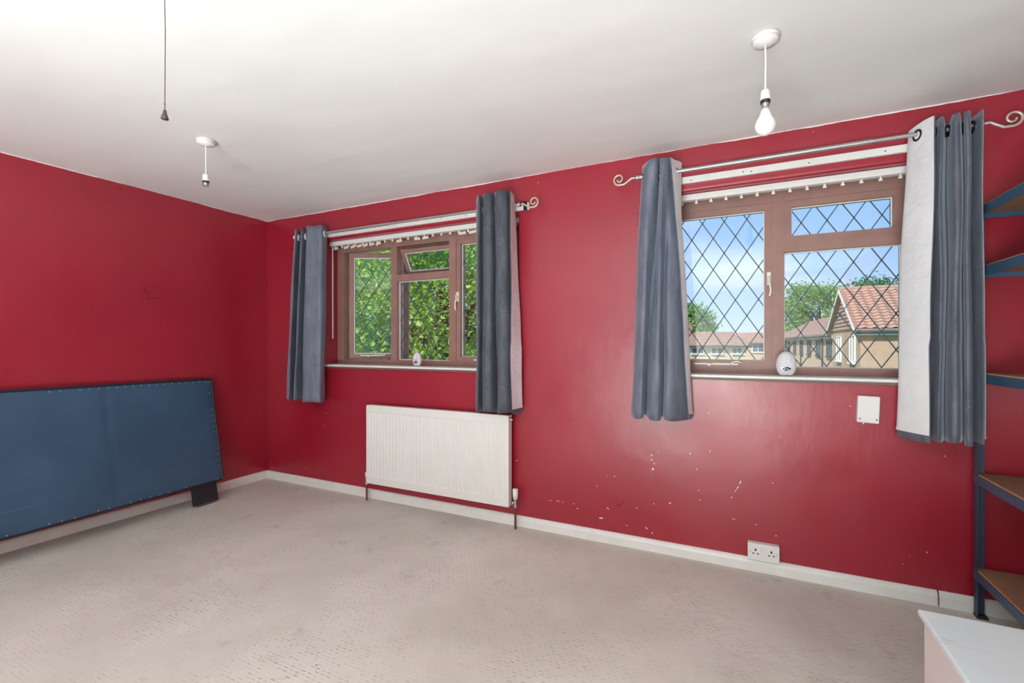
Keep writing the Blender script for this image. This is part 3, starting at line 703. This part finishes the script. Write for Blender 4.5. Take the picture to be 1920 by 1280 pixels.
# ------------------------------------------------------------------ leaning upholstered headboard
base = Vector((.262, 0, 0)); topp = Vector((.068, 0, .968)); sl_ = (topp - base); HL = sl_.length; sv = sl_.normalized(); nv = Vector((sv.z, 0, -sv.x))
Wd = 1.92; Yr = -.552
t = thing('headboard', 'dark blue leatherette bed headboard leaning against the red wall', 'headboard', (.2, Yr - Wd / 2, 0))
def hp(u, vv_, w_):      # the board stands a little further out at its far end
    q = vv_ / HL
    return base + sv * vv_ + nv * w_ + Vector((.055 * u * (1 - q), Yr - u, .007 * u * q))
v0, v1 = .160, HL; TK = .058
def hbox(u0, u1, a, b, w0, w1):
    P = [hp(u0, a, w0), hp(u1, a, w0), hp(u1, a, w1), hp(u0, a, w1), hp(u0, b, w0), hp(u1, b, w0), hp(u1, b, w1), hp(u0, b, w1)]
    return MB().add(P, [(0, 3, 2, 1), (4, 5, 6, 7), (0, 1, 5, 4), (1, 2, 6, 5), (2, 3, 7, 6), (3, 0, 4, 7)])
nsg = 24; v = []
for i in range(nsg + 1): v += [hp(Wd * i / nsg, v0, -TK), hp(Wd * i / nsg, v0, -.007), hp(Wd * i / nsg, v1, -.007), hp(Wd * i / nsg, v1, -TK)]
fs = [(i * 4 + j, i * 4 + (j + 1) % 4, i * 4 + 4 + (j + 1) % 4, i * 4 + 4 + j) for i in range(nsg) for j in range(4)] + [(3, 2, 1, 0), tuple(nsg * 4 + j for j in range(4))]
rel(obj('frame', MB().add(v, fs), 'black_vinyl'), t)
nu, nw = 80, 36; v = []
for j in range(nw + 1):
    for i in range(nu + 1):
        u = .012 + (Wd - .024) * i / nu; q = v0 + .012 + (v1 - v0 - .024) * j / nw
        e = min(u, Wd - u, q - v0, v1 - q); b_ = min(1, e / .05)
        d = -.005 + .011 * b_ ** .6 + .0012 * math.sin(u * 9 + q * 4) - .004 * math.exp(-((u - .72) / .012) ** 2) * b_
        d += .0025 * math.sin((u - q * 1.4) * 34) * math.exp(-((u - .38) / .09) ** 2 - ((q - v0 - .05) / .09) ** 2)
        v.append(hp(u, q, d))
rel(obj('padded_face', MB().add(v, [(j * (nu + 1) + i, j * (nu + 1) + i + 1, (j + 1) * (nu + 1) + i + 1, (j + 1) * (nu + 1) + i) for j in range(nw) for i in range(nu)], True), 'leatherette', normals=True), t)
rnd = random.Random(4)
def piping(pa, pb, r_=.006):
    pts = []
    for i in range(41):
        s = i / 40; u = pa[0] + (pb[0] - pa[0]) * s; q = pa[1] + (pb[1] - pa[1]) * s
        pts.append(hp(u, q, .001 + rnd.uniform(-.0012, .0012)))
    rel(obj('piping', MB().tube(pts, r_, 8), 'black_vinyl'), t)
piping((.006, v1 - .006), (Wd - .006, v1 - .006), .008); piping((.006, v0 + .006), (Wd - .006, v0 + .006), .005)
piping((.006, v0 + .006), (.006, v1 - .006), .007); piping((Wd - .006, v0 + .006), (Wd - .006, v1 - .006), .007)
tack = MB().lathe([(.0001, .003), (.0025, .002), (.004, 0)], (0, 0, 0), 8).mesh('tack', 'steel')
spots = [(.028 + rnd.uniform(-.003, .003), v1 - .03 - i * .045) for i in range(17)] + [(.05 + i * .05, v1 - .024 + rnd.uniform(-.002, .002)) for i in range(20)] + [(.05 + i * .06, v0 + .018 + rnd.uniform(-.003, .003)) for i in range(28)]
rotq = Vector(nv).to_track_quat('Z', 'Y').to_euler()
for u, q in spots:
    if rnd.random() < .2: continue
    o = link('tack', tack, t, hp(u, q, .003) - t.location, rotq)
for u0 in (.055, Wd - .225):
    lg = MB(); A = hbox(u0, u0 + .17, .020, v0 + .03, -TK - .004, -.010); rel(obj('leg', A, 'black_vinyl'), t)
    rel(obj('foot_pad', hbox(u0 + .01, u0 + .16, .013, .021, -TK, -.014), 'grey_cloth'), t)

# ------------------------------------------------------------------ boltless shelving unit
SX0, SX1, SY1, SY0 = 4.944, 5.385, -.030, -1.93
t = thing('shelving_unit', 'dark blue metal shelving unit with brown boards by the right wall', 'shelving unit', ((SX0 + SX1) / 2, (SY0 + SY1) / 2, 0))
def post(x, y, dx, dy):
    mb = MB(); a = .036; th = .003
    mb.box(min(x, x + dx * a), max(x, x + dx * a), min(y, y + dy * th), max(y, y + dy * th), 0.006, 1.885)
    mb.box(min(x, x + dx * th), max(x, x + dx * th), min(y + dy * th, y + dy * a), max(y + dy * th, y + dy * a), 0.006, 1.885)
    p = rel(obj('post', mb, 'post_grey'), t)
    hb = MB()
    for i in range(46):
        z = .05 + i * .04
        hb.box(x + dx * .02 - .003, x + dx * .02 + .003, y + dy * -.0004 - .0003, y + dy * -.0004 + .0003, z - .006, z + .006)
        hb.box(x + dx * -.0004 - .0003, x + dx * -.0004 + .0003, y + dy * .02 - .003, y + dy * .02 + .003, z - .006, z + .006)
    o = obj('punched_slots', hb, 'dark_plastic', p); o['kind'] = 'stuff'
    obj('foot_cap', MB().bbox(min(x, x + dx * a) - .002, max(x, x + dx * a) + .002, min(y, y + dy * a) - .002, max(y, y + dy * a) + .002, 0, .012, .001), 'dark_plastic', p)
post(SX0, SY1, 1, -1); post(SX1, SY1, -1, -1); post(SX0, SY0, 1, 1); post(SX1, SY0, -1, 1)
for z in (1.866, 1.594, 1.116, .652, .214):
    h = .040
    mb = MB()
    mb.box(SX0 - .003, SX0 + .002, SY0 + .004, SY1 - .004, z - h, z).box(SX0 + .002, SX0 + .02, SY0 + .004, SY1 - .004, z - .022, z - .019)
    rel(obj('front_beam', mb, 'shelf_blue'), t)
    rel(obj('back_beam', MB().box(SX1 - .002, SX1 + .003, SY0 + .004, SY1 - .004, z - h, z).box(SX1 - .02, SX1 - .002, SY0 + .004, SY1 - .004, z - .022, z - .019), 'shelf_blue'), t)
    for (a, b) in ((SY1 - .002, SY1 + .003), (SY0 - .003, SY0 + .002)): rel(obj('end_beam', MB().box(SX0 + .003, SX1 - .003, a, b, z - h, z - .001), 'shelf_blue'), t)
    bd = rel(obj('shelf_board', MB().box(SX0 + .004, SX1 - .004, SY0 + .006, SY1 - .004, z - .018, z + .006), 'mdf'), t)
    obj('board_edge', MB().box(SX0 + .0035, SX0 + .0045, SY0 + .006, SY1 - .004, z - .017, z + .0062), 'mdf_edge', bd)
o = MB(); g = []
for i in range(13):
    for j in range(9):
        u, q = i / 12, j / 8
        h = .045 * math.sin(math.pi * min(1, u * 1.15)) ** .7 * math.sin(math.pi * (q * .9 + .05)) ** .5 if 0 < i < 12 else 0
        g.append((SX0 + .03 + .22 * q, -.42 - .42 * u, 1.602 + max(h, 0) * (1 + .1 * math.sin(i * 2 + j))))
o.add(g, [(i * 9 + j, i * 9 + j + 1, (i + 1) * 9 + j + 1, (i + 1) * 9 + j) for i in range(12) for j in range(8)], True)
rim = [i * 9 for i in range(13)] + [12 * 9 + j for j in range(1, 9)] + [i * 9 + 8 for i in range(11, -1, -1)] + [j for j in range(7, 0, -1)]
o.add([(g[i][0], g[i][1], 1.6005) for i in rim], [tuple(range(len(rim)))])
tag(obj('folded_cloth', o, 'grey_cloth'), 'crumpled grey cloth lying on the second shelf from the top', 'cloth')
o = MB().bbox(-.012, .012, -.045, .045, 0, .010, .002)
tag(obj('wood_offcut', o, 'pale_wood', None, (SX0 + .05, -.165, 1.6005), (0, 0, R(6))), 'small pale wooden offcut on the second shelf beside the curtain', 'offcut')

# ------------------------------------------------------------------ white chest
C = onZ(1720, 1140, .5); t = thing('storage_chest', 'white painted chest with scuffed top in front of the shelving', 'chest', (C.x + .23, C.y - .45, 0))
cx0, cx1, cy1, cy0 = C.x, 4.900, C.y, C.y - .92
rel(obj('top', MB().bbox(cx0, cx1, cy0, cy1, .482, .5, .005), 'chest_top'), t)
rel(obj('body', MB().bbox(cx0 + .012, cx1 - .008, cy0 + .010, cy1 - .010, .03, .482, .003), 'chest_side'), t)
rel(obj('plinth', MB().box(cx0 + .03, cx1 - .02, cy0 + .02, cy1 - .02, 0, .03), 'chest_side'), t)

# ------------------------------------------------------------------ pendants and pull cord
def pendant(px, py, hold_y, bulb, label):
    c = onZ(px, py, HC - .012); d = (c - CAM).dot(VIEW); zt = EYE + (HORIZON - hold_y) / F_PX * d      # top of the lampholder
    t = thing('pendant_light', label, 'pendant light', (c.x, c.y, HC))
    T = lambda o: rel(o, t)
    T(obj('ceiling_rose', MB().lathe([(.0001, HC - .0005), (.047, HC - .0005), (.048, HC - .012), (.044, HC - .018), (.046, HC - .019), (.040, HC - .028), (.010, HC - .036), (.0001, HC - .036)], (c.x, c.y, 0), 32), 'white_plastic'))
    T(obj('cable', MB().tube([(c.x, c.y, HC - .034), (c.x + .001, c.y, (HC + zt) / 2), (c.x, c.y, zt - .004)], .0034, 8), 'white_plastic'))
    T(obj('lampholder', MB().lathe([(.0001, zt), (.010, zt), (.016, zt - .006), (.0175, zt - .03), (.0185, zt - .040), (.0001, zt - .040)], (c.x, c.y, 0), 20), 'white_plastic'))
    T(obj('holder_ring', MB().lathe([(.0165, zt - .0395), (.0165, zt - .052), (.0001, zt - .052)], (c.x, c.y, 0), 20), 'dark_plastic'))
    z = zt - .052
    if bulb:
        b = T(obj('bulb', MB().lathe([(.0001, z - .022), (.014, z - .022), (.0175, z - .035), (.023, z - .050), (.0295, z - .062), (.034, z - .072), (.0355, z - .082), (.033, z - .096), (.026, z - .108), (.014, z - .116), (.0001, z - .118)], (c.x, c.y, 0), 28), 'bulb_white'))
        b['label'] = 'white frosted bulb'
        T(obj('bulb_cap', MB().lathe([(.0135, z), (.0135, z - .010), (.012, z - .012), (.0135, z - .016), (.0135, z - .023)], (c.x, c.y, 0), 18), 'steel'))
    else:
        T(obj('empty_socket', MB().lathe([(.0145, z), (.0145, z - .016), (.0120, z - .016), (.0120, z - .002), (.0001, z - .002)], (c.x, c.y, 0), 18), 'steel'))
pendant(1435, 74, 168, True, 'white pendant light with bulb hanging before the sky-view window')
pendant(386, 266, 326, False, 'white pendant light with empty socket near the corner')
dp = 1.45; p = far(309, 215, dp)
t = thing('pull_cord', 'beaded ceiling pull cord with brown bell-shaped end', 'pull cord', (p.x, p.y, HC))
T = lambda o: rel(o, t)
T(obj('switch_base', MB().lathe([(.0001, HC - .0005), (.042, HC - .0005), (.044, HC - .016), (.034, HC - .030), (.0001, HC - .032)], (p.x, p.y, 0), 24), 'white_plastic'))
T(obj('cord', MB().tube([(p.x - .002, p.y, HC - .03), (p.x + .003, p.y, (HC + p.z) / 2 + .05), (p.x, p.y, p.z + .012)], .0013, 6), 'brown_plastic'))
T(obj('bell', MB().lathe([(.0001, p.z + .016), (.004, p.z + .014), (.0055, p.z + .004), (.0095, p.z - .008), (.0105, p.z - .014), (.0001, p.z - .015)], (p.x, p.y, 0), 16), 'brown_plastic'))
T(obj('knot', MB().lathe([(.0001, p.z + .036), (.003, p.z + .033), (.0001, p.z + .030)], (p.x, p.y, 0), 8), 'brown_plastic'))

# ------------------------------------------------------------------ outdoors
GZ = -2.7
struct(obj('ground', MB().box(-90, 120, .6, 160, GZ - .3, GZ), 'grass'))
def tree(label, c, rx, ry_, rz, n_cl, n_leaf, leaf, mat, seed, base_z=GZ, blob=.42, group=None):
    rnd = random.Random(seed); c = Vector(c)
    t = thing('tree', label, 'tree', (c.x, c.y, base_z), group=group)
    tr_ = MB().tube([(c.x, c.y, base_z), (c.x + .05, c.y, c.z - rz * .5), (c.x, c.y + .1, c.z + rz * .3)], [.09 * rz, .06 * rz, .02 * rz], 10)
    for i in range(7):
        a = 6.283 * i / 7; q = Vector((math.cos(a) * rx * .6, math.sin(a) * ry_ * .6, rz * rnd.uniform(0, .5)))
        tr_.tube([(c.x, c.y, c.z - rz * .5), c + q * .5 + Vector((0, 0, -.1 * rz)), c + q], [.04 * rz, .025 * rz, .008 * rz], 6)
    rel(obj('trunk', tr_, 'bark'), t)
    vs_ = []; fs = []
    for i in range(n_cl):
        d = Vector((rnd.gauss(0, 1), rnd.gauss(0, 1), rnd.gauss(0, 1))).normalized(); r_ = rnd.uniform(.45, 1.0) ** .5
        lump = 1 + .14 * math.sin(3.1 * d.x + seed) * math.cos(4.3 * d.z + seed)
        cc = c + Vector((d.x * rx, d.y * ry_, d.z * rz)) * r_ * lump
        b_ = blob * rnd.uniform(.6, 1.3)
        for j in range(n_leaf):
            o = cc + Vector((rnd.gauss(0, 1), rnd.gauss(0, 1), rnd.gauss(0, .8))) * b_ * .5
            a = Vector((rnd.gauss(0, 1), rnd.gauss(0, 1), rnd.gauss(-.3, .6))).normalized(); L = leaf * rnd.uniform(.7, 1.3)
            s = a.cross(Vector((rnd.gauss(0, .5), rnd.gauss(0, .5), 1))).normalized() * L * .36; up = a.cross(s).normalized() * L * .10
            k0 = len(vs_); vs_ += [o - a * L * .5, o + s + up, o + a * L * .5, o - s + up]; fs += [(k0, k0 + 1, k0 + 2), (k0, k0 + 2, k0 + 3)]
    fo = rel(obj('foliage', MB().add(vs_, fs), mat, normals=False), t); fo['kind'] = 'stuff'
    return t
tree('bright green leafy tree close outside the open casement window', far(822, 600, 10.5), 3.0, 2.4, 2.9, 1150, 40, .105, 'leaf_near', 1, blob=.36)
tree('darker green tree behind the bright tree outside the casement window', far(775, 590, 18.5), 5.0, 2.6, 4.4, 520, 34, .24, 'leaf_dark', 2, blob=.8)
tree('green tree at the far end of the garden, left of the open casement', far(400, 600, 25), 3.6, 2.6, 4.3, 330, 30, .24, 'leaf_dark', 6, blob=.8)
tree('green tree rising behind the brown terrace roofs', far(1537, 592, 78), 6.2, 5.0, 5.7, 430, 28, .46, 'leaf_far', 3, blob=1.3)
tree('green tree at the left edge of the sky-view window', far(1289, 622, 74), 4.2, 3.6, 4.4, 320, 28, .44, 'leaf_far', 4, blob=1.1)
tree('hazy distant tree above the red tiled gable roof', far(1640, 566, 90), 6.0, 4.5, 4.2, 300, 24, .55, 'leaf_dark', 5, blob=1.5)

def house(name, label, C0, ang, Lf, Wg, eave, ridge, wallm, roofm, base_z=GZ, chimney=None, courses=0):
    """C0 = near front corner on the ground plan; front runs along +a, gable end along b (away)."""
    a = (RIGHT * math.cos(ang) + VIEW * math.sin(ang)); b = (-RIGHT * math.sin(ang) + VIEW * math.cos(ang))
    C0 = Vector((C0.x, C0.y, 0))
    t = thing(name, label, 'house', (C0.x, C0.y, base_z))
    P = lambda u, w_, z: C0 + a * u + b * w_ + Vector((0, 0, z))
    mb = MB(); g = [P(0, 0, base_z), P(0, Wg, base_z), P(0, Wg, eave), P(0, Wg / 2, ridge - .1), P(0, 0, eave)]
    mb.prism(g, a * Lf); rel(obj('wall', mb, wallm), t)
    ov = .3; th = .12
    sl0 = (ridge - eave) / (Wg / 2); ln = math.hypot(Wg / 2, ridge - eave)
    for s in (0, 1):
        e0 = -ov if s == 0 else Wg + ov; ze = eave - ov * sl0
        mb = MB().prism([P(-ov, e0, ze), P(Lf + ov, e0, ze), P(Lf + ov, Wg / 2, ridge), P(-ov, Wg / 2, ridge)], (0, 0, th))
        rel(obj('roof_slope', mb, roofm), t)
    if courses:
        mb = MB(); nc = courses; e0 = -ov; ze = eave - ov * sl0 + th
        for k_ in range(nc):
            q0, q1 = k_ / nc, (k_ + 1) / nc; w0, w1 = e0 + (Wg / 2 - e0) * q0, e0 + (Wg / 2 - e0) * q1; h0, h1 = ze + (ridge + th - ze) * q0, ze + (ridge + th - ze) * q1
            mb.prism([P(-ov, w0, h0 + .005), P(-ov, w0, h0 + .09), P(-ov, w1, h1 + .02), P(-ov, w1, h1 + .005)], a * (Lf + 2 * ov))
        tcs = rel(obj('tile_courses', mb, roofm), t); tcs['kind'] = 'stuff'
    rel(obj('ridge_tile', MB().tube([P(-ov, Wg / 2, ridge + th), P(Lf + ov, Wg / 2, ridge + th)], .13, 8), roofm), t)
    for s in (0, 1):
        e0 = -ov if s == 0 else Wg + ov; ze = eave - ov * sl0
        rel(obj('bargeboard', MB().prism([P(-ov - .03, e0, ze - .12), P(-ov - .03, Wg / 2, ridge - .12), P(-ov - .03, Wg / 2, ridge + .1), P(-ov - .03, e0, ze + .1)], a * .04), 'house_white'), t)
    rel(obj('gutter', MB().tube([P(-ov, -ov - .06, eave - ov * sl0 - .02), P(Lf + ov, -ov - .06, eave - ov * sl0 - .02)], .09, 8), 'house_dark'), t)
    rel(obj('fascia', MB().prism([P(-ov, -ov + .02, eave - ov * sl0 - .2), P(Lf + ov, -ov + .02, eave - ov * sl0 - .2), P(Lf + ov, -ov + .02, eave - ov * sl0), P(-ov, -ov + .02, eave - ov * sl0)], b * .04), 'house_white'), t)
    if chimney:
        u, q = chimney; z0 = eave + sl0 * min(q, Wg - q) - .2
        ch = MB().prism([P(u - .35, q - .3, z0), P(u + .35, q - .3, z0), P(u + .35, q + .3, z0), P(u - .35, q + .3, z0)], (0, 0, 1.5)); co = rel(obj('chimney', ch, 'tile_red'), t)
        cp = MB().prism([P(u - .42, q - .36, z0 + 1.5), P(u + .42, q - .36, z0 + 1.5), P(u + .42, q + .36, z0 + 1.5), P(u - .42, q + .36, z0 + 1.5)], (0, 0, .14)); obj('chimney_cap', cp, 'tile_brown', co, -t.location * 0)
    def win(side, u0, u1, z0, z1, bars=1, frame='house_white'):
        if side == 'f': Q = lambda u, d, z: P(u, -d, z); nrm = -b
        else: Q = lambda u, d, z: P(-d, u, z); nrm = -a
        fw_ = .07; mb = MB()
        def bar(x0, x1, y0, y1, d0, d1): mb.prism([Q(x0, d0, y0), Q(x1, d0, y0), Q(x1, d0, y1), Q(x0, d0, y1)], nrm * (d1 - d0))
        bar(u0, u1, z0, z0 + fw_, 0.005, .08); bar(u0, u1, z1 - fw_, z1, 0.005, .08); bar(u0, u0 + fw_, z0, z1, 0.005, .08); bar(u1 - fw_, u1, z0, z1, 0.005, .08)
        for i in range(bars): x = u0 + (u1 - u0) * (i + 1) / (bars + 1); bar(x - .035, x + .035, z0, z1, 0.005, .08)
        wo_ = rel(obj('window', mb, frame), t)
        mb = MB().prism([Q(u0 + .05, .008, z0 + .05), Q(u1 - .05, .008, z0 + .05), Q(u1 - .05, .008, z1 - .05), Q(u0 + .05, .008, z1 - .05)], nrm * .02)
        obj('pane', mb, 'house_pane', wo_)
        mb = MB(); bar(u0 - .08, u1 + .08, z0 - .09, z0, .005, .16); obj('window_ledge', mb, frame, wo_)
    return t, P, a, b, win
# near red-tiled house, gable towards the left
t, P, a, b, win = house('house', 'brick house with wavy red roof tiles and boarded gable behind the lining curtain', far(1613, 645, 24), R(-25), 9.0, 7.0, 2.10, 4.38, 'brick_tan', 'tile_brown')
# individual pantiles on the slope that faces the room
ov = .3; sl0 = (4.38 - 2.10) / 3.5; slope_dir = (b + Vector((0, 0, sl0))).normalized(); nrm = a.cross(slope_dir).normalized()
if nrm.z < 0: nrm = -nrm
tw, tl = .42, .31; v = []; f = []; n = 12
for lyr in (0, 1):
    for j in range(2):
        for i in range(n + 1):
            x = tw * i / n; h = .036 * math.cos(2 * math.pi * i / n) + (.075 if j == 0 else .0) - lyr * .045
            v.append(a * x + slope_dir * (tl * 1.12 * j) + nrm * h)
def idx(l, j, i): return l * 2 * (n + 1) + j * (n + 1) + i
for i in range(n): f += [(idx(0, 0, i), idx(0, 0, i + 1), idx(0, 1, i + 1), idx(0, 1, i)), (idx(0, 0, i), idx(1, 0, i), idx(1, 0, i + 1), idx(0, 0, i + 1))]
tm = MB().add(v, f, True).mesh('roof_tile', 'tile_red', normals=False)
org = P(-ov, -ov, 2.10 - ov * sl0 + .15); courses = int(math.hypot(3.5 + ov, (3.5 + ov) * sl0) / tl)
for r_ in range(courses):
    for c_ in range(19):
        link('roof_tile', tm, t, org + a * (c_ * tw) + slope_dir * (r_ * tl) - t.location)
# boarding on the gable
for i in range(10):
    z = 2.10 + i * .22; hw = 3.5 * (1 - (z + .1 - 2.10) / 2.28)
    if hw < .2: break
    mb = MB().prism([P(-.07, 3.5 - hw, z), P(-.07, 3.5 + hw, z), P(-.005, 3.5 + hw, z + .22), P(-.005, 3.5 - hw, z + .22)], -a * .03); rel(obj('cladding_board', mb, 'tile_brown'), t)
win('g', .9, 2.1, .25, 1.75, 1); win('g', 4.3, 5.5, .25, 1.75, 1, 'house_white'); win('f', 2.9, 4.2, .2, 1.8, 1); win('f', 6, 7.4, .2, 1.8, 1)
rel(obj('roof_vent', MB().lathe([(.0001, 5.0), (.3, 4.95), (.3, 4.85), (.12, 4.8), (.12, 4.4)], (P(3.3, 3.6, 0).x, P(3.3, 3.6, 0).y, 0), 12), 'house_dark'), t)
# terrace behind, running away to the left
p_far, p_near = far(1458, 645, 62), far(1566, 645, 34); dv = p_near - p_far
lat, dep = dv.dot(RIGHT), dv.dot(VIEW); ang = math.atan2(dep, lat)
t, P, a, b, win = house('house', 'long peach terrace with brown roof and chimney behind the gabled house', p_far, ang, dv.length, 7.0, 2.05, 3.95, 'brick_peach', 'tile_brown', chimney=(dv.length * .72, 3.2), courses=12)
Lt = dv.length
for i in range(8): win('f', Lt * (i + .35) / 8, Lt * (i + .35) / 8 + 1.5, .3, 1.55, 1, 'house_dark')
for i in range(3): rel(obj('downpipe', MB().tube([P(Lt * (i + .8) / 3.2, -.08, -2.7), P(Lt * (i + .8) / 3.2, -.08, 1.9)], .06, 6), 'house_dark'), t)
# pale house in the middle distance
t, P, a, b, win = house('house', 'small pale house with gable just left of the window mullion', far(1399, 645, 66), R(-12), 6, 6.5, 1.45, 2.75, 'brick_peach', 'tile_brown', base_z=-3.6, courses=10)
win('f', .8, 2.3, .1, 1.1, 1); win('f', 4.3, 5.8, .1, 1.1, 1)
# low cream house at far left
t, P, a, b, win = house('house', 'low cream house with long brown roof under the distant left tree', far(1268, 645, 54), R(4), 8.6, 7, 1.12, 2.55, 'render_cream', 'tile_brown', base_z=-3.8, chimney=(3.0, 3.4), courses=10)
win('f', 1.8, 3.3, .1, .85, 1); win('f', 4.2, 5.6, .1, .85, 1); win('f', 6.7, 8.0, .1, .85, 1)
rel(obj('garden_wall', MB().prism([P(0.5, -2.0, -3.8), P(8.0, -2.0, -3.8), P(8.0, -2.0, -.35), P(.5, -2.0, -.35)], b * .25), 'render_cream'), t)
